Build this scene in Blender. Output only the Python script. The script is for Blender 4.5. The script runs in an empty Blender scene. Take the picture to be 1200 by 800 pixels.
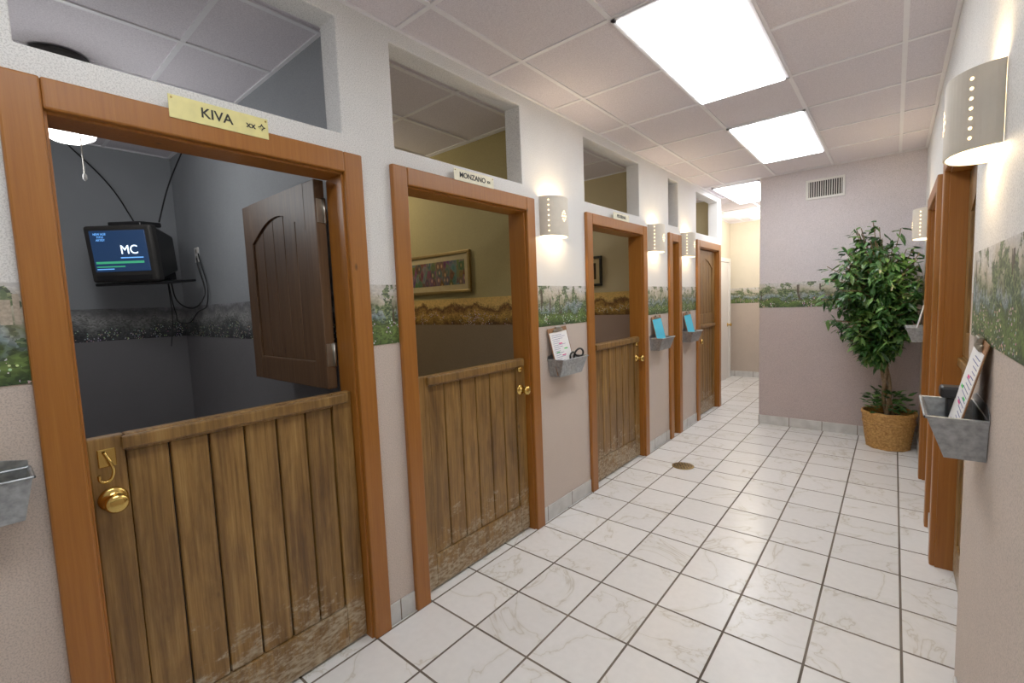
import bpy, bmesh, random
from math import *
from mathutils import Vector, Matrix
random.seed(7)
S=bpy.context.scene
COL=S.collection
H=2.73; W=1.964; YB=5.703; XB=0.606; YE=8.83
BT=1.58; BB=1.313
def srgb(r,g,b):
    f=lambda c:(c/255/12.92) if c/255<=.04045 else ((c/255+.055)/1.055)**2.4
    return (f(r),f(g),f(b),1)
# ---------------------------------------------------------------- materials
class NT:
    def __init__(s,name):
        s.m=bpy.data.materials.new(name); s.m.use_nodes=True
        s.t=s.m.node_tree; s.b=s.t.nodes['Principled BSDF']
        s.co=s.t.nodes.new('ShaderNodeTexCoord').outputs['Object']
    def n(s,typ,ins=None,**kw):
        nd=s.t.nodes.new(typ)
        for k,v in kw.items(): setattr(nd,k,v)
        for k,v in (ins or {}).items():
            if hasattr(v,'is_linked') or isinstance(v,bpy.types.NodeSocket): s.t.links.new(v,nd.inputs[k])
            else: nd.inputs[k].default_value=v
        return nd
    def math(s,op,a,b=0.0,c=None):
        d={0:a,1:b}
        if c is not None:d[2]=c
        return s.n('ShaderNodeMath',d,operation=op).outputs[0]
    def mix(s,f,a,b,mode='MIX'):
        nd=s.t.nodes.new('ShaderNodeMix'); nd.data_type='RGBA'; nd.blend_type=mode
        for k,v in ((0,f),(6,a),(7,b)):
            if isinstance(v,bpy.types.NodeSocket): s.t.links.new(v,nd.inputs[k])
            else: nd.inputs[k].default_value=v
        return nd.outputs[2]
    def ramp(s,f,st):
        nd=s.t.nodes.new('ShaderNodeValToRGB'); s.t.links.new(f,nd.inputs[0])
        e=nd.color_ramp.elements
        while len(e)<len(st): e.new(.5)
        for i,(p,c) in enumerate(st): e[i].position=p; e[i].color=c if len(c)==4 else (*c,1)
        return nd.outputs[0]
    def noise(s,scale,detail=3,co=None,rough=.5,dist=0):
        return s.n('ShaderNodeTexNoise',{'Vector':co or s.co,'Scale':scale,'Detail':detail,'Roughness':rough,'Distortion':dist}).outputs[0]
    def mapping(s,sc,loc=(0,0,0)):
        return s.n('ShaderNodeMapping',{'Vector':s.co,'Scale':sc,'Location':loc}).outputs[0]
    def bump(s,h,st=.2,d=.01):
        s.t.links.new(s.n('ShaderNodeBump',{'Height':h,'Strength':st,'Distance':d}).outputs[0],s.b.inputs['Normal'])
    def set(s,**k):
        for a,v in k.items():
            i=s.b.inputs[a.replace('_',' ')]
            if isinstance(v,bpy.types.NodeSocket): s.t.links.new(v,i)
            else: i.default_value=v
        return s.m
def g(v): return (v,v,v,1)
def plain(name,c,rough=.5,metal=0,var=.06,scale=30,**k):
    q=NT(name); nz=q.noise(scale,3)
    lo=tuple(x*(1-var) for x in c[:3])+(1,); hi=tuple(min(1,x*(1+var)) for x in c[:3])+(1,)
    return q.set(Base_Color=q.ramp(nz,[(.3,lo),(.7,hi)]),Roughness=rough,Metallic=metal,**k)
def emis(name,c,st):
    q=NT(name); q.set(Base_Color=c,Emission_Color=c,Emission_Strength=st); return q.m
def wallmat(name,up,low,sp=.10):
    q=NT(name)
    z=q.n('ShaderNodeSeparateXYZ',{0:q.co}).outputs[2]
    m=q.math('GREATER_THAN',z,1.45)
    base=q.mix(m,low,up)
    n1=q.noise(230,2,rough=.7); n2=q.noise(7,3)
    sp1=q.ramp(n1,[(.38,g(1-sp*2.6)),(.54,g(1.0))])
    c=q.mix(1.0,base,sp1,'MULTIPLY'); c=q.mix(1.0,c,q.ramp(n2,[(.3,g(.96)),(.7,g(1))]),'MULTIPLY')
    q.bump(n1,.2,.003)
    return q.set(Base_Color=c,Roughness=.7)
M_wall=wallmat('wall_paint_speckled',srgb(234,233,231),srgb(210,195,184))
M_back=wallmat('wall_paint_back',srgb(224,216,220),srgb(192,177,175))
M_room1=wallmat('room_paint_grey',srgb(150,154,158),srgb(120,118,121),.05)
M_room2=wallmat('room_paint_olive',srgb(170,156,106),srgb(140,120,95),.05)
M_room3=wallmat('room_paint_tan',srgb(190,176,140),srgb(165,140,125),.05)
M_end=wallmat('wall_paint_cream',srgb(226,218,198),srgb(192,178,164))
def border(name,pal,trunks=True):
    q=NT(name)
    sx=q.n('ShaderNodeSeparateXYZ',{0:q.co})
    v=q.math('DIVIDE',q.math('SUBTRACT',sx.outputs[2],BB),BT-BB)
    big=q.noise(8,3,rough=.6)
    h=q.math('ADD',v,q.math('MULTIPLY',q.math('SUBTRACT',big,.5),.8))
    base=q.ramp(h,pal)
    vd=q.n('ShaderNodeTexVoronoi',{'Vector':q.mapping((1,1,1.5)),'Scale':95.0})
    cellv=q.n('ShaderNodeSeparateColor',{0:vd.outputs['Color']}).outputs[0]
    dab=q.ramp(cellv,[(.0,g(.34)),(.45,g(.82)),(1,g(1.35))])
    ground=q.math('LESS_THAN',h,.62)
    c=q.mix(q.math('MULTIPLY_ADD',ground,.55,.30),base,q.mix(1.0,base,dab,'MULTIPLY'))
    if trunks:
        cr=q.noise(11,5,rough=.65)
        crown=q.math('MULTIPLY',q.math('GREATER_THAN',cr,.535),q.math('GREATER_THAN',v,.36))
        gr=q.ramp(cellv,[(0,srgb(30,50,28)),(.5,srgb(72,96,52)),(1,srgb(140,152,104))])
        c=q.mix(q.math('MULTIPLY',crown,.88),c,gr)
        tr=q.noise(24,2,q.mapping((1,1,.10)),.4,.3)
        tk=q.math('MULTIPLY',q.math('GREATER_THAN',tr,.65),q.math('MULTIPLY',q.math('GREATER_THAN',v,.30),q.math('LESS_THAN',v,.9)))
        c=q.mix(q.math('MULTIPLY',tk,.85),c,srgb(72,56,42))
    vo=q.n('ShaderNodeTexVoronoi',{'Vector':q.co,'Scale':80.0})
    dot=q.math('LESS_THAN',vo.outputs['Distance'],.30)
    low=q.math('LESS_THAN',h,.34)
    sel=q.math('GREATER_THAN',q.noise(14,2),.5)
    k=q.math('MULTIPLY',q.math('MULTIPLY',dot,low),sel)
    fl=q.mix(.5,vo.outputs['Color'],srgb(245,220,205))
    c=q.mix(k,c,fl)
    return q.set(Base_Color=c,Roughness=.6)
M_bord=border('garden_border_paper',[(.0,srgb(50,74,34)),(.22,srgb(98,122,58)),(.34,srgb(72,90,48)),(.42,srgb(120,138,140)),(.50,srgb(150,158,156)),(.58,srgb(112,118,86)),(.74,srgb(190,182,164)),(1,srgb(206,204,202))])
M_bordg=border('grey_border_paper',[(.0,srgb(50,52,56)),(.3,srgb(85,88,88)),(.55,srgb(150,150,148)),(.8,srgb(105,105,108)),(1,srgb(150,150,155))],False)
M_bordt=border('tan_border_paper',[(.0,srgb(96,64,26)),(.3,srgb(190,148,70)),(.5,srgb(110,70,34)),(.66,srgb(225,185,105)),(1,srgb(205,168,95))],False)
q=NT('ceiling_tile_fibre'); n1=q.noise(190,3,rough=.8)
c=q.ramp(n1,[(.3,srgb(202,195,203)),(.6,srgb(230,224,230))]); q.bump(n1,.35,.004)
M_ceil=q.set(Base_Color=c,Roughness=.9)
M_tbar=plain('white_metal_grid',srgb(236,234,238),.4,0,.02)
M_panel=emis('light_diffuser',(.96,.985,1,1),7.0)
TSX=.300; TSY=.318; OX=.02; OY=.10
q=NT('ceramic_floor_tile')
sx=q.n('ShaderNodeSeparateXYZ',{0:q.co})
fx=q.math('DIVIDE',q.math('SUBTRACT',sx.outputs[0],OX),TSX); fy=q.math('DIVIDE',q.math('SUBTRACT',sx.outputs[1],OY),TSY)
def edge(f):
    fr=q.math('FRACT',q.math('ADD',f,100.0)); return q.math('MINIMUM',fr,q.math('SUBTRACT',1.0,fr))
dd=q.math('MINIMUM',edge(fx),edge(fy))
grout=q.math('LESS_THAN',dd,.0155)
cell=q.n('ShaderNodeCombineXYZ',{0:q.math('FLOOR',fx),1:q.math('FLOOR',fy),2:0.0}).outputs[0]
wn=q.n('ShaderNodeTexWhiteNoise',{0:cell})
off=q.n('ShaderNodeVectorMath',{0:q.co,1:q.n('ShaderNodeVectorMath',{0:wn.outputs['Color'],1:(7,7,7)},operation='MULTIPLY').outputs[0]},operation='ADD').outputs[0]
vein=q.noise(2.0,5,off,.55,.8)
vv=q.math('ABSOLUTE',q.math('SUBTRACT',vein,.5))
vc=q.ramp(vv,[(0,srgb(212,208,200)),(.006,srgb(232,232,230)),(.03,srgb(237,237,237))])
tone=q.ramp(wn.outputs['Value'],[(0,g(.93)),(1,g(1))])
tc=q.mix(1.0,vc,tone,'MULTIPLY'); tc=q.mix(1.0,tc,q.ramp(q.noise(30,4),[(.3,g(.95)),(.7,g(1))]),'MULTIPLY')
gc=q.ramp(q.noise(2.0,3),[(.35,srgb(80,70,60)),(.65,srgb(120,110,100))])
col=q.mix(grout,tc,gc)
rg=q.math('MULTIPLY_ADD',grout,.5,.26)
q.bump(q.ramp(dd,[(.008,g(0)),(.022,g(1))]),.5,.004)
M_floor=q.set(Base_Color=col,Roughness=rg)
q=NT('baseboard_tile'); sx=q.n('ShaderNodeSeparateXYZ',{0:q.co})
s_=q.math('ADD',sx.outputs[0],sx.outputs[1]); fr=q.math('FRACT',q.math('DIVIDE',s_,.30))
M_base=q.set(Base_Color=q.mix(q.math('LESS_THAN',fr,.022),q.ramp(q.noise(12,4),[(.3,srgb(190,190,188)),(.7,srgb(212,212,210))]),srgb(110,98,84)),Roughness=.3)
def wood(name,a,b,c,weather=0,rough=.45,isl=.2):
    q=NT(name)
    st=q.mapping((34,34,1.0)); n1=q.noise(2.4,7,st,.7,.2)
    col=q.ramp(n1,[(.28,a),(.5,b),(.72,c)])
    kn=q.n('ShaderNodeTexVoronoi',{'Vector':q.mapping((5,5,2.4),(.3,.7,.1)),'Scale':1.5}).outputs['Distance']
    col=q.mix(1.0,col,q.ramp(kn,[(.02,g(.28)),(.075,g(1))]),'MULTIPLY')
    if isl:
        r=q.n('ShaderNodeNewGeometry').outputs['Random Per Island']
        col=q.mix(1.0,col,q.ramp(r,[(0,g(1-isl)),(1,g(1))]),'MULTIPLY')
    if weather:
        stain=q.noise(1.5,5,q.mapping((9,9,1.6),(2,3,1)),.65,.4)
        col=q.mix(1.0,col,q.ramp(stain,[(.32,srgb(186,178,168)),(.6,g(1))]),'MULTIPLY')
        z=q.n('ShaderNodeSeparateXYZ',{0:q.co}).outputs[2]
        w=q.math('SUBTRACT',q.noise(1.6,8,q.mapping((5,5,9)),.8),q.math('MULTIPLY',z,.62))
        f=q.ramp(w,[(.36,g(0)),(.45,g(.7))])
        col=q.mix(f,col,q.ramp(q.noise(30,5,q.mapping((1,1,2.5))),[(.36,srgb(122,98,66)),(.62,srgb(190,178,154))]))
    q.bump(n1,.3,.003)
    return q.set(Base_Color=col,Roughness=rough)
M_door=wood('door_pine_aged',srgb(108,76,32),srgb(146,108,54),srgb(172,136,78),1,.42)
M_leaf=wood('door_walnut_stain',srgb(80,54,34),srgb(98,70,46),srgb(116,86,58))
M_case=wood('casing_orange_brown',srgb(144,86,30),srgb(156,96,34),srgb(166,106,42),0,.38,.06)
M_brass=plain('polished_brass',srgb(212,178,100),.18,1)
M_steel=plain('hinge_steel',srgb(170,165,155),.35,1)
M_galv=plain('galvanised_tin',srgb(165,170,174),.38,.8,.25,60)
M_cer=plain('sconce_ceramic',srgb(208,200,186),.55,0,.03)
M_glow=emis('sconce_hole_glow',(1,.74,.38,1),4)
M_bulb=emis('bulb_warm',(1,.8,.5,1),15)
M_paper=plain('white_paper',srgb(240,240,242),.7,0,.02)
M_blue=plain('blue_paper',srgb(70,190,225),.7)
M_yel=plain('yellow_paper',srgb(240,200,30),.7)
M_pink=plain('pink_marker',srgb(230,70,150),.7)
M_grn=plain('green_marker',srgb(60,200,90),.7)
M_ink=plain('ink_blue',srgb(70,80,150),.7)
M_clip=wood('clipboard_hardboard',srgb(120,82,50),srgb(140,98,62),srgb(155,112,74),0,.5,0)
M_blk=plain('black_plastic',srgb(22,22,24),.4)
M_dk=plain('dark_grey_plastic',srgb(40,38,36),.5)
M_sign=plain('sign_cream_yellow',srgb(232,222,150),.5)
M_sign2=plain('sign_cream',srgb(238,232,205),.5)
M_txt=plain('sign_ink_black',srgb(30,28,25),.6)
M_white=plain('white_paint',srgb(228,226,222),.45,0,.02)
M_vdark=plain('vent_shade_dark',srgb(40,38,38),.8)
M_gold=plain('gilt_frame',srgb(150,125,75),.35,.6)
M_mat=plain('picture_mat',srgb(186,168,124),.7)
M_glassd=plain('art_dark',srgb(50,46,44),.2)
M_bldg=plain('painted_tower_beige',srgb(180,166,148),.7,0,.2,120)
q=NT('dog_painting'); vo=q.n('ShaderNodeTexVoronoi',{'Vector':q.mapping((1.6,1,1)),'Scale':14.0})
M_art=q.set(Base_Color=q.mix(.12,q.ramp(vo.outputs['Distance'],[(.12,srgb(190,150,100)),(.26,srgb(110,66,36)),(.42,srgb(44,30,24)),(.62,srgb(90,70,50))]),vo.outputs['Color']),Roughness=.3)
M_globe=emis('frosted_globe',(1,.98,.94,1),5)
q=NT('wicker'); n1=q.noise(60,3)
M_wick=q.set(Base_Color=q.ramp(n1,[(.3,srgb(156,108,50)),(.7,srgb(214,168,98))]),Roughness=.55)
q=NT('ficus_leaf'); r=q.n('ShaderNodeNewGeometry').outputs['Random Per Island']
M_lf=q.set(Base_Color=q.ramp(r,[(0,srgb(32,68,32)),(.6,srgb(62,108,50)),(1,srgb(118,156,80))]),Roughness=.33)
M_bark=plain('ficus_bark',srgb(130,110,84),.8,0,.25,50)
M_soil=plain('potting_moss',srgb(70,56,38),.95,0,.4,80)
M_scr=emis('tv_screen_glow',(.006,.018,.05,1),1.0)
M_scrt=emis('tv_text_white',(.7,.85,1,1),1.3)
M_scrb=emis('tv_text_blue',(.1,.3,.7,1),1.0)
M_scrg=emis('tv_band_green',(.03,.25,.12,1),.8)
# ---------------------------------------------------------------- helpers
def empty(name,loc):
    e=bpy.data.objects.new(name,None); e.empty_display_size=.1; e.location=loc; COL.objects.link(e); return e
def link(o,parent=None):
    COL.objects.link(o)
    if parent is not None:
        o.parent=parent
        if not parent.get('local'): o.matrix_parent_inverse=Matrix.Translation(-Vector(parent.location))
    return o
def obj(name,vs,fs,mats,parent=None,bevel=0,smooth=False,seg=2,fm=None):
    me=bpy.data.meshes.new(name); me.from_pydata([tuple(v) for v in vs],[],fs)
    if not isinstance(mats,(list,tuple)): mats=[mats]
    for m in mats: me.materials.append(m)
    if fm: 
        for p,i in zip(me.polygons,fm): p.material_index=i
    bm=bmesh.new(); bm.from_mesh(me); bmesh.ops.recalc_face_normals(bm,faces=bm.faces); bm.to_mesh(me); bm.free()
    if smooth:
        for p in me.polygons: p.use_smooth=True
    me.update()
    o=bpy.data.objects.new(name,me); link(o,parent)
    if bevel:
        md=o.modifiers.new('bevel','BEVEL'); md.width=bevel; md.segments=seg; md.limit_method='ANGLE'; md.angle_limit=radians(40)
    return o
BF=[(0,1,3,2),(4,6,7,5),(0,4,5,1),(2,3,7,6),(0,2,6,4),(1,5,7,3)]
def bx(x0,x1,y0,y1,z0,z1):
    x0,x1=min(x0,x1),max(x0,x1);y0,y1=min(y0,y1),max(y0,y1);z0,z1=min(z0,z1),max(z0,z1)
    return [(x,y,z) for x in (x0,x1) for y in (y0,y1) for z in (z0,z1)]
def boxes(name,L,mat,parent=None,bevel=0,seg=2):
    vs=[];fs=[]
    for b in L:
        o=len(vs); vs+=bx(*b); fs+=[tuple(i+o for i in f) for f in BF]
    return obj(name,vs,fs,mat,parent,bevel,seg=seg)
def rev(name,prof,mat,parent,center,axis='z',n=32,smooth=True,a0=0,a1=2*pi):
    vs=[];fs=[];full=abs(a1-a0-2*pi)<1e-6; k=n if full else n+1
    for i in range(k):
        t=a0+(a1-a0)*i/n
        for r,h in prof:
            if axis=='z': v=(r*cos(t),r*sin(t),h)
            elif axis=='x': v=(h,r*cos(t),r*sin(t))
            else: v=(r*cos(t),h,r*sin(t))
            vs.append(tuple(a+b for a,b in zip(v,center)))
    m=len(prof)
    for i in range(n):
        j=(i+1)%k
        for l in range(m-1): fs.append((i*m+l,i*m+l+1,j*m+l+1,j*m+l))
    return obj(name,vs,fs,mat,parent,smooth=smooth)
def curve(name,pts,r,mat,parent=None,rad=None):
    cu=bpy.data.curves.new(name,'CURVE'); cu.dimensions='3D'; cu.bevel_depth=r; cu.bevel_resolution=2
    sp=cu.splines.new('BEZIER'); sp.bezier_points.add(len(pts)-1)
    for i,p in enumerate(pts):
        b=sp.bezier_points[i]; b.co=p; b.handle_left_type=b.handle_right_type='AUTO'
        if rad: b.radius=rad[i]
    cu.materials.append(mat); o=bpy.data.objects.new(name,cu); return link(o,parent)
def text(name,s,size,mat,parent,mw,ext=.0006,off=0.0):
    cu=bpy.data.curves.new(name,'FONT'); cu.body=s; cu.size=size; cu.extrude=ext; cu.align_x='CENTER'; cu.align_y='CENTER'; cu.offset=off
    cu.materials.append(mat); o=bpy.data.objects.new(name,cu); link(o,parent); o.matrix_basis=mw; return o
def prism(name,pts,axis,a,b,mat,parent,bevel=0):
    n=len(pts);vs=[]
    for d in (a,b):
        for u,v in pts: vs.append((d,u,v) if axis=='x' else (u,d,v) if axis=='y' else (u,v,d))
    fs=[tuple(range(n)),tuple(range(2*n-1,n-1,-1))]+[(i,(i+1)%n,(i+1)%n+n,i+n) for i in range(n)]
    return obj(name,vs,fs,mat,parent,bevel)
def cellwall(name,axis,d0,d1,us,zs,holes,mat,bevel=.012):
    nu,nz=len(us)-1,len(zs)-1
    def solid(i,j):
        if i<0 or j<0 or i>=nu or j>=nz: return False
        uc=(us[i]+us[i+1])/2;zc=(zs[j]+zs[j+1])/2
        return not any(h[0]<uc<h[1] and h[2]<zc<h[3] for h in holes)
    idx={};vs=[];fs=[]
    def V(i,j,k):
        if (i,j,k) not in idx:
            idx[(i,j,k)]=len(vs); d=(d0,d1)[k]; vs.append((d,us[i],zs[j]) if axis=='x' else (us[i],d,zs[j]))
        return idx[(i,j,k)]
    for i in range(nu):
        for j in range(nz):
            if not solid(i,j): continue
            for k in (0,1): fs.append((V(i,j,k),V(i+1,j,k),V(i+1,j+1,k),V(i,j+1,k)))
            for di,dj,e in ((-1,0,((i,j),(i,j+1))),(1,0,((i+1,j),(i+1,j+1))),(0,-1,((i,j),(i+1,j))),(0,1,((i,j+1),(i+1,j+1)))):
                if not solid(i+di,j+dj):
                    (a,b),(c,d)=e; fs.append((V(a,b,0),V(c,d,0),V(c,d,1),V(a,b,1)))
    return obj(name,vs,fs,mat,None,bevel,seg=3)
# ---------------------------------------------------------------- shell
LD=[(.096,1.129),(1.279,2.34),(2.971,4.039),(4.581,4.92),(5.43,6.36)]   # casing outer extents
RD=[(2.13,3.25),(3.67,4.68)]
CW=.075; DT=2.045; T=.12
YN=-1.4; XR=-2.7
holes=[(a+CW,b-CW,-1,DT) for a,b in LD]
TR=[(.14,1.06),(1.32,2.25),(2.99,3.93),(4.62,4.89),(5.46,6.30)]
holes+=[(a,b,2.20,2.66) for a,b in TR]
us=sorted(set([YN-.1,6.45]+[h[0] for h in holes]+[h[1] for h in holes]))
zs=[0,DT,2.20,2.66,H]
cellwall('wall_left','x',-T,0,us,zs,holes,M_wall,.014)
rh=[(a+CW,b-CW,-1,DT) for a,b in RD]
us=sorted(set([YN-.1,YB+.1]+[h[0] for h in rh]+[h[1] for h in rh]))
cellwall('wall_right','x',W,W+T,us,[0,DT,H],rh,M_wall,.014)
boxes('wall_back',[(XB,W+T,YB,YB+.12,0,H)],M_back,None,.01)
boxes('wall_passage_side',[(XB,XB+.12,YB+.12,YE,0,H)],M_back)
boxes('wall_end',[(-.7,XB+.12,YE,YE+.1,0,H)],M_end)
boxes('wall_passage_left',[(-.62,-.5,6.45,YE,0,H)],M_end)
boxes('wall_front',[(XR-.1,W+T,YN-.1,YN,0,H)],M_wall)
boxes('wall_rooms_rear',[(XR-.1,XR,YN,6.45,0,H)],M_room1)
boxes('wall_partition_1',[(XR,-T,1.15,1.25,0,H)],M_room1)
boxes('wall_partition_2',[(XR,-T,2.62,2.72,0,H)],M_room2)
boxes('wall_partition_3',[(XR,-T,4.3,4.4,0,H)],M_room3)
boxes('wall_partition_4',[(XR,-T,5.14,5.22,0,H)],M_room3)
boxes('wall_partition_5',[(XR,-.12,6.45,6.55,0,H)],M_room3)
boxes('floor',[(XR-.1,W+.9,YN-.1,YE+.1,-.06,0)],M_floor)
XL=[-2.815,-2.305,-1.795,-1.285,-.775,-.265,.245,.755,1.265,1.775]
YL=[3.2+.6135*k for k in range(-8,10)]
boxes('ceiling',[(XR-.1,W+.9,YN-.1,YE+.1,H,H+.06)],M_ceil)
L=[]
for x in XL: L.append((x-.011,x+.011,YN,YE,H-.006,H+.001))
for y in YL:
    if YN<y<YE: L.append((XR,W,y-.011,y+.011,H-.0055,H+.001))
LL=[]
def regions():
    return [(0,W,YN,YB),(0,XB,YB,6.45),(-.5,XB,6.45,YE),(XR,-T,YN,1.15),(XR,-T,1.25,2.62),(XR,-T,2.72,4.3),(XR,-T,4.4,5.14),(XR,-T,5.22,6.45)]
for b in L:
    for r in regions():
        x0,x1,y0,y1=max(b[0],r[0]),min(b[1],r[1]),max(b[2],r[2]),min(b[3],r[3])
        if x1-x0>.004 and y1-y0>.004: LL.append((x0,x1,y0,y1,b[4],b[5]))
for r in regions():
    a=.018
    LL+=[(r[0],r[0]+a,r[2],r[3],H-.007,H),(r[1]-a,r[1],r[2],r[3],H-.007,H),(r[0],r[1],r[2],r[2]+a,H-.007,H),(r[0],r[1],r[3]-a,r[3],H-.007,H)]
boxes('ceiling_grid',LL,M_tbar)
PAN=[(.755,1.265,1.973,3.2),(.755,1.265,3.8135,5.0405),(.755,1.265,-.48,.74),(.08,.59,5.76,6.98)]
for x0,x1,y0,y1 in PAN:
    e=empty('fluorescent_ceiling_light',((x0+x1)/2,(y0+y1)/2,H-.01))
    boxes('diffuser',[(x0+.02,x1-.02,y0+.02,y1-.02,H-.022,H-.002)],M_panel,e,.004)
    boxes('housing_frame',[(x0,x0+.02,y0,y1,H-.014,H-.001),(x1-.02,x1,y0,y1,H-.014,H-.001),(x0,x1,y0,y0+.02,H-.014,H-.001),(x0,x1,y1-.02,y1,H-.014,H-.001)],M_tbar,e)
def gaps(D,a,b):
    r=[];p=a
    for s,e in D: r.append((p,s)); p=e
    r.append((p,b)); return r
GL=gaps(LD,YN,6.44); GR=gaps(RD,YN,YB)
tn=[10]
def strip(b,mat):
    boxes('trim_%d'%tn[0],[b],mat); tn[0]+=1
for a,b in GL: strip((0,.0025,a,b,BB,BT),M_bord)
for a,b in GR: strip((W-.0025,W,a,b,BB,BT),M_bord)
strip((XB,W-.003,YB-.0025,YB,BB,BT),M_bord)
strip((-.5,XB,YE-.0025,YE,BB,BT),M_bord)
strip((XR+.003,-T,1.1475,1.15,BB,BT-.03),M_bordg)
strip((XR,XR+.0025,YN,1.147,BB,BT-.03),M_bordg)
strip((XR,-T,2.6175,2.62,BB,BT-.05),M_bordt)
strip((XR,-T,4.2975,4.3,BB,BT-.03),M_bordt)
# towers printed on the nearest wallpaper section
boxes('trim_%d'%tn[0],[(.0024,.0029,y,y+w,1.47,z) for y,w,z in ((-.05,.022,1.55),(-.022,.014,1.53),(-.003,.012,1.562),(.014,.018,1.54),(.037,.012,1.56),(.054,.022,1.535),(.08,.012,1.55),(-.085,.03,1.555),(-.14,.04,1.54))],M_bldg)
boxes('baseboard_left',[(0,.009,a,b,0,.10) for a,b in GL],M_base,None,.003)
boxes('baseboard_right',[(W-.009,W,a,b,0,.10) for a,b in GR],M_base,None,.003)
boxes('baseboard_back',[(XB,W-.009,YB-.009,YB,0,.10)],M_base,None,.003)
boxes('baseboard_end',[(-.5,XB,YE-.009,YE,0,.10)],M_base,None,.003)
# ---------------------------------------------------------------- doors
def casing(side,a,b,n,near=True):
    s=1 if side=='L' else -1; x=0 if s==1 else W
    e=empty('trim_%d'%n,(x,(a+b)/2,0)); p=x+s*.026
    if near: boxes('casing_near',[(x,p,a,a+CW+.008,0,2.12)],M_case,e,.006)
    boxes('casing_far',[(x,p,b-CW-.008,b,0,2.12)],M_case,e,.006)
    boxes('casing_head',[(x,p,a+CW+.008 if near else a+CW-.03,b-CW-.008,DT-.008,2.12)],M_case,e,.006)
    xi=x-s*T
    J=[(x+s*.004,xi,b-CW-.016,b-CW,0,DT),(x+s*.004,xi,a+CW+.016,b-CW-.016,DT-.016,DT)]
    J.append((x+s*.004 if near else x-s*.03,xi,a+CW,a+CW+.016,0,DT))
    boxes('jamb',J,M_case,e,.002)
    return e
def knob(e,x,s,y,z,rose=.034):
    prof=[(0,0),(rose,0),(rose,.004),(rose*.8,.010),(.013,.012),(.011,.034),(.020,.038),(.028,.048),(.029,.058),(.024,.067),(.012,.071),(0,.0715)]
    rev('knob',[(r,s*h) for r,h in prof],M_brass,e,(x,y,z),'x',28)
def lower_leaf(e,x,s,a,b,z0=.012,z1=1.125,ledge=True,mat=None,np_=6):
    mat=mat or M_door
    bk=x-s*.038
    boxes('core',[(x-s*.026,bk,a+.02,b-.02,z0+.02,z1-.02)],M_dk,e)
    sw=.085
    boxes('stiles',[(x,x-s*.036,a,a+sw,z0,z1),(x,x-s*.036,b-sw,b,z0,z1)],mat,e,.004)
    boxes('rails',[(x-s*.0,x-s*.036,a+sw+.001,b-sw-.001,z0,z0+.17),(x,x-s*.036,a+sw+.001,b-sw-.001,z1-.055,z1)],mat,e,.004)
    ys=[a+sw+(b-a-2*sw)*i/np_ for i in range(np_+1)]
    boxes('planks',[(x-s*.009,x-s*.034,ys[i]+.0026,ys[i+1]-.0026,z0+.17,z1-.055) for i in range(np_)],mat,e,.007)
    if ledge: boxes('ledge',[(x+s*.018,x,a+sw*.9,b-.02,z1-.045,z1-.004)],mat,e,.005)
def arched_leaf(e,axis,f,s,a,b,z0,z1,mat,th=.042):
    def B(name,u0,u1,za,zb,d0,d1,bv=.004):
        bb=(f+d0,f+d1,u0,u1,za,zb) if axis=='x' else (u0,u1,f+d0,f+d1,za,zb)
        boxes(name,[bb],mat,e,bv)
    st=.10
    B('panel',a+.03,b-.03,z0+.03,z1-.03,-s*.014,-s*(th-.012))
    B('stile_near',a,a+st,z0,z1,0,-s*th);B('stile_far',b-st,b,z0,z1,0,-s*th)
    B('rail_bottom',a+st,b-st,z0,z0+.12,0,-s*th)
    pts=[(a+st,z1),(a+st,z1-.20)]
    for i in range(1,14):
        t=i/14; pts.append((a+st+(b-a-2*st)*t,z1-.20+.10*sin(pi*t)))
    pts+=[(b-st,z1-.20),(b-st,z1)]
    prism('rail_arched',pts,axis,f,f-s*th,mat,e)
    n=5; w=(b-a-2*st)
    for i in range(n):
        B('panel_board_%d'%i,a+st+w*i/n+.002,a+st+w*(i+1)/n-.002,z0+.12,z1-.10,-s*.010,-s*.02,.003)
n=1
for (a,b) in LD: casing('L',a,b,n); n+=1
for i,(a,b) in enumerate(RD): casing('R',a,b,n,i>0); n+=1
IN=CW+.019
XF=-.032
a,b=LD[0][0]+IN,LD[0][1]-IN
e=empty('door_1',(XF,(a+b)/2,.56)); lower_leaf(e,XF,1,a,b)
knob(e,XF,1,a+.045,.935,.036)
boxes('latch_plate',[(XF,XF+.004,a+.02,a+.062,1.035,1.09)],M_brass,e,.002)
curve('latch_hook',[(XF+.012,a+.035,1.08),(XF+.024,a+.045,1.05),(XF+.02,a+.05,1.02),(XF+.017,a+.036,.995),(XF+.02,a+.02,1.0),(XF+.02,a+.017,1.018)],.0045,M_brass,e)
ul0,ul1=-.90,-.125
e=empty('door_upper_leaf_open',((ul0+ul1)/2,1.0,1.6)); arched_leaf(e,'y',.985,-1,ul0,ul1,1.13,2.03,M_leaf,.045)
for z in (1.28,1.90):
    boxes('hinge_%d'%int(z*100),[(ul1,ul1+.003,.99,1.03,z-.05,z+.05)],M_steel,e,.001)
    rev('hinge_pin_%d'%int(z*100),[(0,-.052),(.007,-.052),(.007,.052),(0,.052)],M_steel,e,(ul1+.008,1.022,z),'z',12)
for k in (1,2):
    a,b=LD[k][0]+IN,LD[k][1]-IN
    e=empty('door_%d'%(k+1),(XF,(a+b)/2,.56)); lower_leaf(e,XF,1,a,b)
    knob(e,XF,1,b-.05,.93,.034)
    rev('bolt_rose',[(0,0),(.022,0),(.022,.006),(.012,.014),(0,.015)],M_brass,e,(XF,b-.05,1.06),'x',20)
a,b=LD[3][0]+IN,LD[3][1]-IN
e=empty('door_4',(XF,(a+b)/2,1.0)); lower_leaf(e,XF,1,a,b,.012,1.125,False,None,2)
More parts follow.
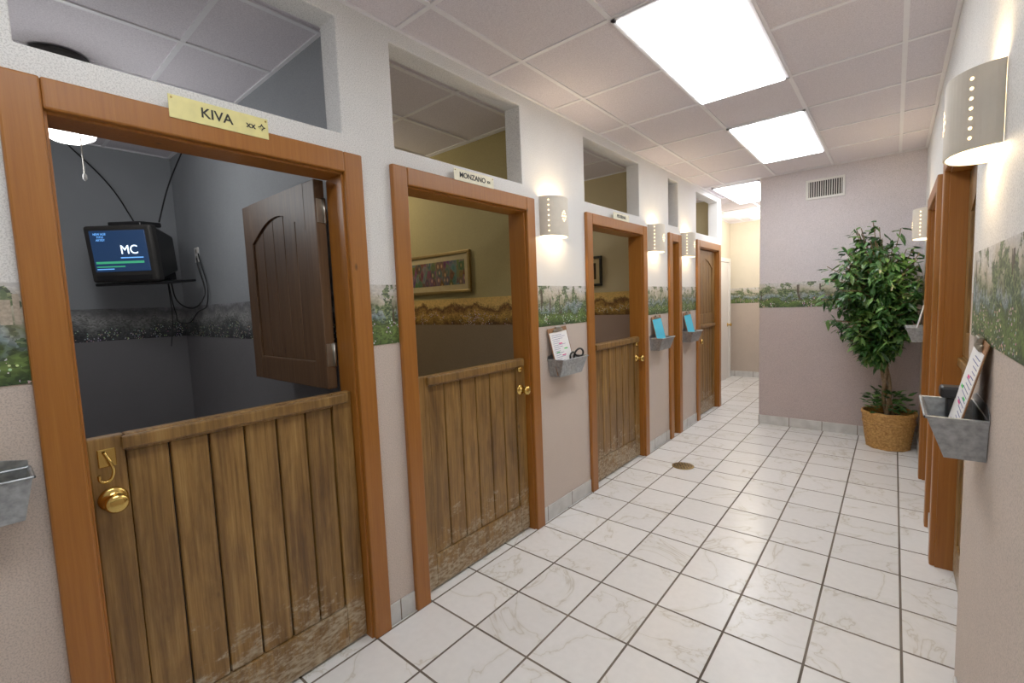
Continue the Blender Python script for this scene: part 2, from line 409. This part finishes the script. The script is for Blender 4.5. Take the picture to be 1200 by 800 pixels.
boxes('upper_boards',[(XF,XF-.034,a,(a+b)/2-.001,1.13,2.02),(XF,XF-.034,(a+b)/2+.001,b,1.13,2.02)],M_door,e,.004)
a,b=LD[4][0]+IN,LD[4][1]-IN
e=empty('door_5',(XF,(a+b)/2,1.0)); lower_leaf(e,XF,1,a,b); arched_leaf(e,'x',XF,1,a,b,1.13,2.02,M_door)
knob(e,XF,1,a+.05,.93)
for k,(a,b) in enumerate(RD):
    a,b=a+IN,b-IN; xf=W+.065
    e=empty('door_%d'%(6+k),(xf,(a+b)/2,1.0)); lower_leaf(e,xf,-1,a,b); arched_leaf(e,'x',xf,-1,a,b,1.13,2.02,M_door)
    knob(e,xf,-1,a+.05,.93)
e=empty('door_8',(-.49,8.2,1.0))
boxes('slab',[(-.5,-.47,7.78,8.62,0,2.03)],M_white,e,.004)
boxes('frame',[(-.5,-.455,7.70,7.78,0,2.1),(-.5,-.455,8.62,8.70,0,2.1),(-.5,-.455,7.78,8.62,2.03,2.1)],M_white,e,.004)
knob(e,-.47,1,8.55,.95)
# ---------------------------------------------------------------- signs
def sign(y0,y1,z0,z1,txt,mat,extra=''):
    yc=(y0+y1)/2;zc=(z0+z1)/2
    e=empty('door_name_sign',(.03,yc,zc)); 
    boxes('plate',[(.0265,.0295,y0,y1,z0,z1)],mat,e,.001)
    R=Matrix(((0,0,1,.0305-.03),(1,0,0,0),(0,1,0,0),(0,0,0,1)))
    def T_(s,dy,size):
        o=text('lettering',s,size,M_txt,e,Matrix.Identity(4),.0006,.0006); m=R.copy(); m[1][3]=dy; o.matrix_parent_inverse=Matrix.Identity(4); o.matrix_basis=m
    T_(txt,-.015 if extra else 0,(z1-z0)*.62)
    if extra: T_(extra,(y1-y0)*.36,(z1-z0)*.42)
    for y in (y0+.008,y1-.008): rev('screw',[(0,.0295),(.003,.0295),(.003,.031),(0,.0315)],M_brass,e,(0,y,z1-.01),'x',10)
sign(.458,.752,2.092,2.162,'KIVA',M_sign,'xx ✧')
sign(1.655,1.955,2.115,2.175,'MONZANO',M_sign2,'xx')
sign(3.38,3.66,2.115,2.17,'PEDERNAL',M_sign2)
# ---------------------------------------------------------------- sconces
def sconce(side,yc,z0,z1,power=4.5):
    s=1 if side=='L' else -1; x=0 if s==1 else W
    e=empty('wall_sconce',(x+s*.05,yc,(z0+z1)/2))
    hw=.128; pr=.105; th=.007; n=28
    vs=[];fs=[]
    for r in (0,1):
        for i in range(n+1):
            t=pi*i/n; w=hw-r*th;p=pr-r*th
            yy=yc-w*cos(t); xx=x+s*(max(.0008,p*sin(t)**.85))
            vs+= [(xx,yy,z0),(xx,yy,z1)]
    k=2*(n+1)
    for i in range(n):
        a_=2*i; fs+=[(a_,a_+2,a_+3,a_+1),(k+a_,k+a_+1,k+a_+3,k+a_+2),(a_+1,a_+3,k+a_+3,k+a_+1),(a_,k+a_,k+a_+2,a_+2)]
    fs+=[(0,1,k+1,k),(2*n,k+2*n,k+2*n+1,2*n+1)]
    o=obj('shade',vs,fs,M_cer,e,smooth=False,bevel=.0015)
    def dot(t,z,r):
        p=Vector((x+s*(pr+.0006)*sin(t)**.85,yc-(hw+.0006)*cos(t),z))
        nrm=Vector((s*sin(t)/pr,-cos(t)/hw,0)).normalized(); tg=Vector((0,0,1)).cross(nrm)
        return [p+tg*r*cos(j*pi/4)+Vector((0,0,1))*r*sin(j*pi/4) for j in range(8)]
    vs=[];fs=[]
    D=[]
    for k2 in range(7):
        z=z0+.028+(z1-z0-.056)*k2/6
        for t in (.55,pi-.55): D.append((t,z,.0042))
    zc=(z0+z1)/2
    for dt,dz in ((0,.03),(0,-.03),(.16,0),(-.16,0),(.1,.018),(-.1,.018),(.1,-.018),(-.1,-.018),(0,0)): D.append((pi/2+dt,zc+dz,.0048))
    for t,z,r in D:
        o=len(vs); vs+=dot(t,z,r); fs.append(tuple(range(o,o+8)))
    obj('hole_glow_discs',vs,fs,M_glow,e)  # emissive discs on the solid shade imitate bulb light coming through holes
    rev('lamp_holder',[(0,0),(.018,0),(.018,.03),(0,.03)],M_white,e,(x+s*.045,yc,zc-.055),'z',16)
    boxes('bracket',[(x+s*.0005,x+s*.045,yc-.008,yc+.008,zc-.05,zc-.035)],M_steel,e)
    rev('bulb',[(0,0),(.010,.002),(.02,.022),(.022,.035),(.015,.052),(0,.06)],M_bulb,e,(x+s*.045,yc,zc-.025),'z',16)
    ld=bpy.data.lights.new('bulb_light','POINT'); ld.energy=power*.5; ld.color=(1,.76,.46); ld.shadow_soft_size=.02
    for dz in (.075,-.085):
        lo=bpy.data.objects.new('bulb_light',ld); lo.location=(x+s*.05,yc,zc+dz); link(lo,e)
sconce('L',2.545,1.90,2.15); sconce('L',4.225,1.90,2.15); sconce('L',5.085,1.90,2.15)
sconce('R',1.83,1.83,2.035); sconce('R',4.87,1.85,2.08)
# ---------------------------------------------------------------- bins + clipboards
def wallbin(side,yc,z0,paper=M_paper,marks=True,extra=None,name='galvanized_wall_bin',clip=True,dy=0.0):
    s=1 if side=='L' else -1; x=0 if s==1 else W
    e=empty(name,(x+s*.06,yc,z0+.07))
    hl,hb=.155,.135; d1,d0=.125,.085; h=.115
    def ring(hy,d,z,ins=0): return [(x+s*(.002+ins),yc-hy+ins,z),(x+s*(.002+ins),yc+hy-ins,z),(x+s*(d-ins),yc+hy-ins,z),(x+s*(d-ins),yc-hy+ins,z)]
    vs=ring(hb,d0,z0)+ring(hl,d1,z0+h)+ring(hl,d1,z0+h,.003)+ring(hb,d0,z0+.003,.003)
    fs=[(0,1,2,3)]
    for k in range(3):
        for i in range(4): fs.append((4*k+i,4*k+(i+1)%4,4*k+4+(i+1)%4,4*k+4+i))
    fs.append((12,13,14,15))
    obj('tub',vs,fs,M_galv,e)
    pts=[ring(hl+.002,d1+.002,z0+h)[i] for i in range(4)]
    for i in range(4): curve('rolled_rim_%d'%i,[pts[i],pts[(i+1)%4]],.004,M_galv,e)
    prism('back_plate',[(yc-hl,z0+h-.01),(yc+hl,z0+h-.01),(yc+hl,z0+h+.02),(yc+hl*.6,z0+h+.035),(yc-hl*.6,z0+h+.035),(yc-hl,z0+h+.02)],'x',x+s*.001,x+s*.003,M_galv,e)
    t0=Vector((x+s*(d0+d1)/2+s*.004,yc,z0+h*.5)); st=[]
    for i in range(10):
        r=.03 if i%2==0 else .013; st.append((t0.x+s*.35*r*cos(i*pi/5)*1.0,t0.y+r*sin(i*pi/5),t0.z+r*cos(i*pi/5)))
    obj('embossed_star',st,[tuple(range(10))],M_galv,e)
    if clip:
        c=bpy.data.objects.new('clipboard',None); COL.objects.link(c); 
        c['local']=1
        c.parent=e; c.matrix_parent_inverse=Matrix.Translation(-Vector(e.location))
        ty=radians(-12)*s
        c.matrix_basis=Matrix.Translation((x+s*.072,yc+dy,z0+.016))@Matrix.Rotation(ty,4,'Y')@Matrix.Rotation(radians(3),4,'X')
        boxes('board',[(-.0015,.0015,-.115,.115,0,.315)],M_clip,c,.001)
        boxes('paper',[(s*.0016,s*.0026,-.105,.105,.008,.285)],paper,c)
        boxes('metal_clip',[(s*.0015,s*.010,-.055,.055,.285,.305),(s*.002,s*.016,-.03,.03,.303,.322)],M_steel,c,.003)
        if marks:
            L=[(s*.0027,s*.0031,-.085,-.085+random.uniform(.06,.16),z,z+.0022) for z in [.02+.0135*i for i in range(19)]]
            boxes('written_lines',L,M_ink,c)
            boxes('highlight_pink',[(s*.0031,s*.0035,-.02,.02,.20,.208),(s*.0031,s*.0035,-.01,.035,.12,.127)],M_pink,c)
            boxes('highlight_green',[(s*.0031,s*.0035,.03,.07,.16,.168),(s*.0031,s*.0035,-.07,-.03,.145,.151)],M_grn,c)
    return e,x,s
wallbin('L',-.085,.975,clip=False)
e,x,s=wallbin('L',2.61,.975,dy=-.03)
curve('leash_loop',[(x+s*.06,2.68,1.06),(x+s*.075,2.70,1.13),(x+s*.09,2.745,1.135),(x+s*.095,2.75,1.10),(x+s*.08,2.70,1.095),(x+s*.07,2.65,1.12),(x+s*.06,2.66,1.02)],.007,M_blk,e)
wallbin('L',4.27,.975,M_blue,False); wallbin('L',5.12,.975,M_blue,False)
e,x,s=wallbin('R',1.85,1.0,dy=-.02)
boxes('barcode_scanner',[(x+s*.03,x+s*.07,1.93,1.97,1.02,1.15),(x+s*.02,x+s*.085,1.92,1.98,1.13,1.165)],M_blk,e,.008)
wallbin('R',4.95,1.04,M_paper,False)
e=[o for o in bpy.data.objects if o.name=='galvanized_wall_bin'][0]
boxes('yellow_folder',[(.05,.056,-.17,.0,.99,1.15)],M_yel,e,.001)
# ---------------------------------------------------------------- vent
e=empty('air_vent_grille',(1.2,YB-.01,2.515))
x0,x1,z0,z1=1.035,1.365,2.415,2.615
boxes('frame',[(x0,x1,YB-.012,YB,z0,z0+.022),(x0,x1,YB-.012,YB,z1-.022,z1),(x0,x0+.022,YB-.012,YB,z0+.022,z1-.022),(x1-.022,x1,YB-.012,YB,z0+.022,z1-.022)],M_white,e,.002)
boxes('duct_shade_sheet',[(x0+.02,x1-.02,YB-.003,YB-.001,z0+.02,z1-.02)],M_vdark,e)  # flat dark sheet on the wall, painted shade in place of duct depth
boxes('louvres',[(x0+.022+(x1-x0-.044)*i/15-.003+.009,x0+.022+(x1-x0-.044)*i/15+.003+.009,YB-.011,YB-.003,z0+.022,z1-.022) for i in range(15)],M_white,e)
e=empty('floor_drain',(.385,3.89,.002))
rev('cover',[(0,.001),(.088,.001),(.092,.004),(.086,.006),(0,.006)],M_gold,e,(.385,3.89,0),'z',36)
vs=[];fs=[]
for rr,nn in ((.025,6),(.048,12),(.07,18)):
    for i in range(nn):
        t=2*pi*i/nn; o=len(vs)
        vs+=[(.385+rr*cos(t)+.0085*cos(j*pi/3),3.89+rr*sin(t)+.0085*sin(j*pi/3),.0064) for j in range(6)]; fs.append(tuple(range(o,o+6)))
obj('drain_hole_shade',vs,fs,M_blk,e)  # flat black discs on the cover, painted shade in place of open holes
# ---------------------------------------------------------------- ficus in basket
PX,PY=1.75,5.42
e=empty('potted_ficus_tree',(PX,PY,0))
N=96;rows=24;vs=[];fs=[]
for j in range(rows+1):
    z=.002+.322*j/rows; r=.155+.042*(j/rows)**.8
    for i in range(N):
        t=2*pi*i/N; k=r+.0055*(1 if (i//3+j)%2 else -1)*(.9 if 0<j<rows else 0)
        vs.append((PX+k*cos(t),PY+k*sin(t),z))
for j in range(rows):
    for i in range(N): fs.append((j*N+i,j*N+(i+1)%N,(j+1)*N+(i+1)%N,(j+1)*N+i))
obj('basket_weave',vs,fs,M_wick,e,smooth=True)
for k,(zz,rr) in enumerate(((.324,.199),(.337,.195),(.24,.193),(.008,.157))):
    pts=[(PX+rr*cos(t),PY+rr*sin(t),zz+.003*sin(9*t)) for t in [2*pi*i/48 for i in range(49)]]
    curve('basket_rim_%d'%k,pts,.008 if k<2 else .006,M_wick,e)
rev('soil',[(0,.29),(.12,.295),(.188,.28)],M_soil,e,(PX,PY,0),'z',32)
for k in range(3):
    pts=[];
    for i in range(12):
        z=.28+.88*i/11; t=k*2.094+z*7; r=.028-.01*i/11
        pts.append((PX-.07*i/11+r*cos(t),PY+r*sin(t)-.03*i/11,z))
    curve('trunk_%d'%k,pts,.015,M_bark,e,[1.2-.05*i for i in range(12)])
vs=[];fs=[]
def leaf(p,d,L,wd):
    d=d.normalized(); up=Vector((random.uniform(-.5,.5),random.uniform(-.5,.5),1)); sd=d.cross(up)
    if sd.length<.1: sd=Vector((1,0,0))
    sd.normalize(); nn=sd.cross(d)
    o=len(vs); dr=Vector((0,0,-1))*L
    P=[p,p+d*L*.33+sd*wd-nn*wd*.3,p+d*L*.33-sd*wd-nn*wd*.3,p+d*L*.7+sd*wd*.75+dr*.08,p+d*L*.7-sd*wd*.75+dr*.08,p+d*L+dr*.22,p+d*L*.4+nn*.002,p+d*L*.7+dr*.06]
    for v in P:
        v=Vector(v); v.x=min(v.x,W-.01); v.y=min(v.y,YB-.012); vs.append(v)
    fs.extend([(o,o+1,o+6),(o,o+6,o+2),(o+1,o+3,o+7,o+6),(o+2,o+6,o+7,o+4),(o+3,o+5,o+7),(o+4,o+7,o+5)])
tw=[]
cx,cy,cz=1.61,5.28,1.46
for k in range(200):
    while True:
        u=Vector([random.uniform(-1,1) for _ in range(3)])
        if .35<u.length<1: break
    wz=1.0-.22*abs(u.z-.2)
    end=Vector((cx+u.x*.42*wz,cy+u.y*.36*wz,cz+u.z*.66))
    if end.z<.95: end.x=PX-.05+(end.x-PX)*.75; end.y=PY+(end.y-PY)*.75
    end.x=min(end.x,W-.04); end.y=min(end.y,YB-.05)
    z0_=max(.7,min(1.15,end.z-.35)); st=Vector((PX-.06,PY-.02,z0_))
    mid=(st+end)/2+Vector((0,0,.10))
    pts=[st,mid,end+Vector((0,0,-.03))]
    tw.append(pts)
    for i in range(19):
        t=.35+.65*i/18; p=(1-t)**2*pts[0]+2*t*(1-t)*pts[1]+t*t*pts[2]
        out=(end-Vector((PX,PY,cz)));out.z=0
        d=Vector((random.uniform(-1,1),random.uniform(-1,1),random.uniform(-1.0,.25)))+out*.8
        leaf(p+Vector((random.uniform(-.03,.03),random.uniform(-.03,.03),random.uniform(-.03,.03))),d,random.uniform(.065,.105),random.uniform(.015,.023))
for k in range(120):
    t=random.uniform(0,2*pi); r=random.uniform(.02,.17); d=Vector((cos(t),sin(t),random.uniform(-.2,.9)))
    leaf(Vector((PX+r*cos(t),PY+r*sin(t),random.uniform(.34,.53))),d,.085,.019)
obj('foliage',vs,fs,M_lf,e)
cu=bpy.data.curves.new('twigs','CURVE'); cu.dimensions='3D'; cu.bevel_depth=.0035
for pts in tw:
    sp=cu.splines.new('BEZIER'); sp.bezier_points.add(2)
    for i,p in enumerate(pts):
        b=sp.bezier_points[i]; b.co=p; b.handle_left_type=b.handle_right_type='AUTO'
cu.materials.append(M_bark); link(bpy.data.objects.new('twigs',cu),e)
# ---------------------------------------------------------------- room contents
def picture(x0,x1,z0,z1,yw,art,fr=.025,mb=.045):
    e=empty('framed_picture',((x0+x1)/2,yw-.01,(z0+z1)/2))
    boxes('frame',[(x0,x1,yw-.025,yw-.001,z0,z0+fr),(x0,x1,yw-.025,yw-.001,z1-fr,z1),(x0,x0+fr,yw-.025,yw-.001,z0+fr,z1-fr),(x1-fr,x1,yw-.025,yw-.001,z0+fr,z1-fr)],M_gold if art is M_art else M_blk,e,.004)
    boxes('mat_board',[(x0+fr,x1-fr,yw-.010,yw-.002,z0+fr,z1-fr)],M_mat,e)
    m=fr+mb
    boxes('art_print',[(x0+m,x1-m,yw-.012,yw-.0095,z0+m,z1-m)],art,e)
picture(-1.67,-.83,1.575,1.915,2.6165,M_art)
picture(-1.0,-.58,1.62,1.93,4.2965,M_glassd)
e=empty('crt_television',(-2.16,.80,1.90)); e['local']=1
e.rotation_euler=(radians(6),0,radians(42)); e.scale=(.88,.88,.92)
boxes('front_bezel',[(-.24,.24,-.2,-.13,-.19,.20)],M_dk,e,.02,3)
vs=[]
for y,w,h0,h1 in ((-.13,.225,-.175,.19),(.16,.15,-.13,.13)):
    vs+=[(-w,y,h0),(w,y,h0),(w,y,h1),(-w,y,h1)]
obj('tube_housing',vs,[(0,1,2,3),(4,7,6,5),(0,4,5,1),(1,5,6,2),(2,6,7,3),(3,7,4,0)],M_blk,e,.015)
boxes('screen',[(-.195,.195,-.206,-.198,-.115,.165)],M_scr,e,.004)
boxes('screen_bars',[(-.18,.16,-.2075,-.2065,-.06,-.045),(-.18,.02,-.2075,-.2065,-.085,-.077)],M_scrg,e)
boxes('screen_lines_blue',[(.0,.16,-.2075,-.2065,-.025,-.018),(-.18,-.06,-.2075,-.2065,-.10,-.094)],M_scrb,e)
boxes('control_strip',[(-.2,.2,-.204,-.2,-.175,-.14)],M_blk,e,.003)
Rt=Matrix.Rotation(radians(90),4,'X')
text('screen_text','MC',.085,M_scrt,e,Matrix.Translation((.07,-.2085,.03))@Rt)
text('screen_text_list','NEW AGE\nTITLE\nARTIST',.02,M_scrb,e,Matrix.Translation((-.12,-.2085,.12))@Rt)
boxes('bracket_tray',[(-.25,.25,-.17,.2,-.215,-.195)],M_blk,e,.004)
boxes('bracket_arm',[(-.03,.03,.14,.30,-.215,.1)],M_blk,e,.004)
boxes('handle_strap',[(-.12,.12,-.12,.1,.195,.23)],M_blk,e,.01)
e=empty('tv_cable_bundle',(-2.3,1.0,1.8))
curve('cable_up_a',[(-2.25,.80,2.12),(-2.45,.72,2.4),(-2.69,.55,2.71)],.005,M_blk,e)
curve('cable_up_b',[(-2.1,.9,2.12),(-2.2,1.0,2.4),(-2.3,1.14,2.71)],.005,M_blk,e)
curve('cord_a',[(-2.2,.95,1.75),(-2.22,1.02,1.55),(-2.15,1.1,1.55),(-2.22,1.135,1.9)],.005,M_blk,e)
curve('cord_b',[(-2.25,.95,1.75),(-2.33,1.0,1.5),(-2.4,1.05,1.42),(-2.25,1.12,1.5),(-2.05,1.13,1.58),(-2.18,1.135,1.93)],.004,M_blk,e)
curve('cord_c',[(-2.25,.95,1.72),(-2.35,.98,1.45),(-2.45,.98,1.25)],.003,M_blk,e)
e=empty('wall_outlet',(-2.24,1.145,1.92))
boxes('plate',[(-2.28,-2.2,1.140,1.1495,1.87,1.98)],M_white,e,.003)
boxes('sockets',[(-2.258,-2.222,1.1385,1.1405,1.885,1.915),(-2.258,-2.222,1.1385,1.1405,1.935,1.965)],M_steel,e,.002)
e=empty('ceiling_globe_light',(-1.3,.39,2.5))
rev('canopy',[(0,H-.008),(.11,H-.008),(.10,H-.05),(.03,H-.07),(.03,2.5),(.06,2.47),(.075,2.455),(0,2.455)],M_dk,e,(-1.3,.39,0),'z',28)
rev('globe',[(.065,2.46),(.095,2.43),(.11,2.395),(.10,2.36),(.06,2.335),(0,2.328)],M_globe,e,(-1.3,.39,0),'z',28)
curve('pull_chain',[(-1.22,.42,2.45),(-1.2,.42,2.3),(-1.2,.42,2.16)],.0025,M_steel,e)
rev('chain_bob',[(0,2.13),(.008,2.14),(.008,2.16),(0,2.17)],M_white,e,(-1.2,.42,0),'z',12)
ld=bpy.data.lights.new('globe_light','POINT'); ld.energy=5.5; ld.color=(.97,.99,1); ld.shadow_soft_size=.11
lo=bpy.data.objects.new('globe_light',ld); lo.location=(-1.3,.39,2.2); link(lo,e)
def room_fill(x,y,p,c):  # unseen ceiling lamps added to brighten the side rooms
    e=empty('room_fill_lamp',(x,y,H-.03))
    rev('dome',[(.12,H-.008),(.115,H-.04),(.07,H-.07),(0,H-.08)],emis('dome_glass',(*c,1),1.5),e,(x,y,0),'z',24)
    ld=bpy.data.lights.new('room_fill_light','POINT'); ld.energy=p; ld.color=c; ld.shadow_soft_size=.1
    lo=bpy.data.objects.new('room_fill_light',ld); lo.location=(x,y,H-.25); link(lo,e)
room_fill(-1.9,1.9,9,(1,.85,.58))
room_fill(-1.9,3.6,9,(1,.9,.72))
room_fill(-1.4,5.8,8,(1,.9,.72))
ld=bpy.data.lights.new('passage_light','POINT'); ld.energy=18; ld.color=(1,.92,.78); ld.shadow_soft_size=.15
e=empty('passage_ceiling_lamp',(.1,8.0,H-.05)); rev('dome',[(.14,H-.008),(.13,H-.05),(.07,H-.09),(0,H-.1)],emis('dome_glass_b',(1,.9,.7,1),3),e,(.1,8.0,0),'z',24)
lo=bpy.data.objects.new('passage_light',ld); lo.location=(.1,8.0,H-.25); link(lo,e)
# ---------------------------------------------------------------- world + camera
w=bpy.data.worlds.new('world'); S.world=w; w.use_nodes=True
w.node_tree.nodes['Background'].inputs[0].default_value=(.8,.85,1,1); w.node_tree.nodes['Background'].inputs[1].default_value=.05
cam=bpy.data.cameras.new('camera'); co=bpy.data.objects.new('camera',cam); COL.objects.link(co); S.camera=co
yw,pt,rl=radians(40.056),radians(4.83),radians(-2.238)
fw=Vector((-sin(yw)*cos(pt),cos(yw)*cos(pt),-sin(pt))); rt=Vector((cos(yw),sin(yw),0)); up=rt.cross(fw)
r2=rt*cos(rl)+up*sin(rl); u2=-rt*sin(rl)+up*cos(rl)
m=Matrix((r2,u2,-fw)).transposed().to_4x4(); m.translation=(1.762,0,1.476); co.matrix_world=m
cam.sensor_width=36; cam.lens=533.45/1200*36; cam.clip_start=.02
S.view_settings.view_transform='Standard'; S.view_settings.exposure=.36; S.view_settings.gamma=1.12
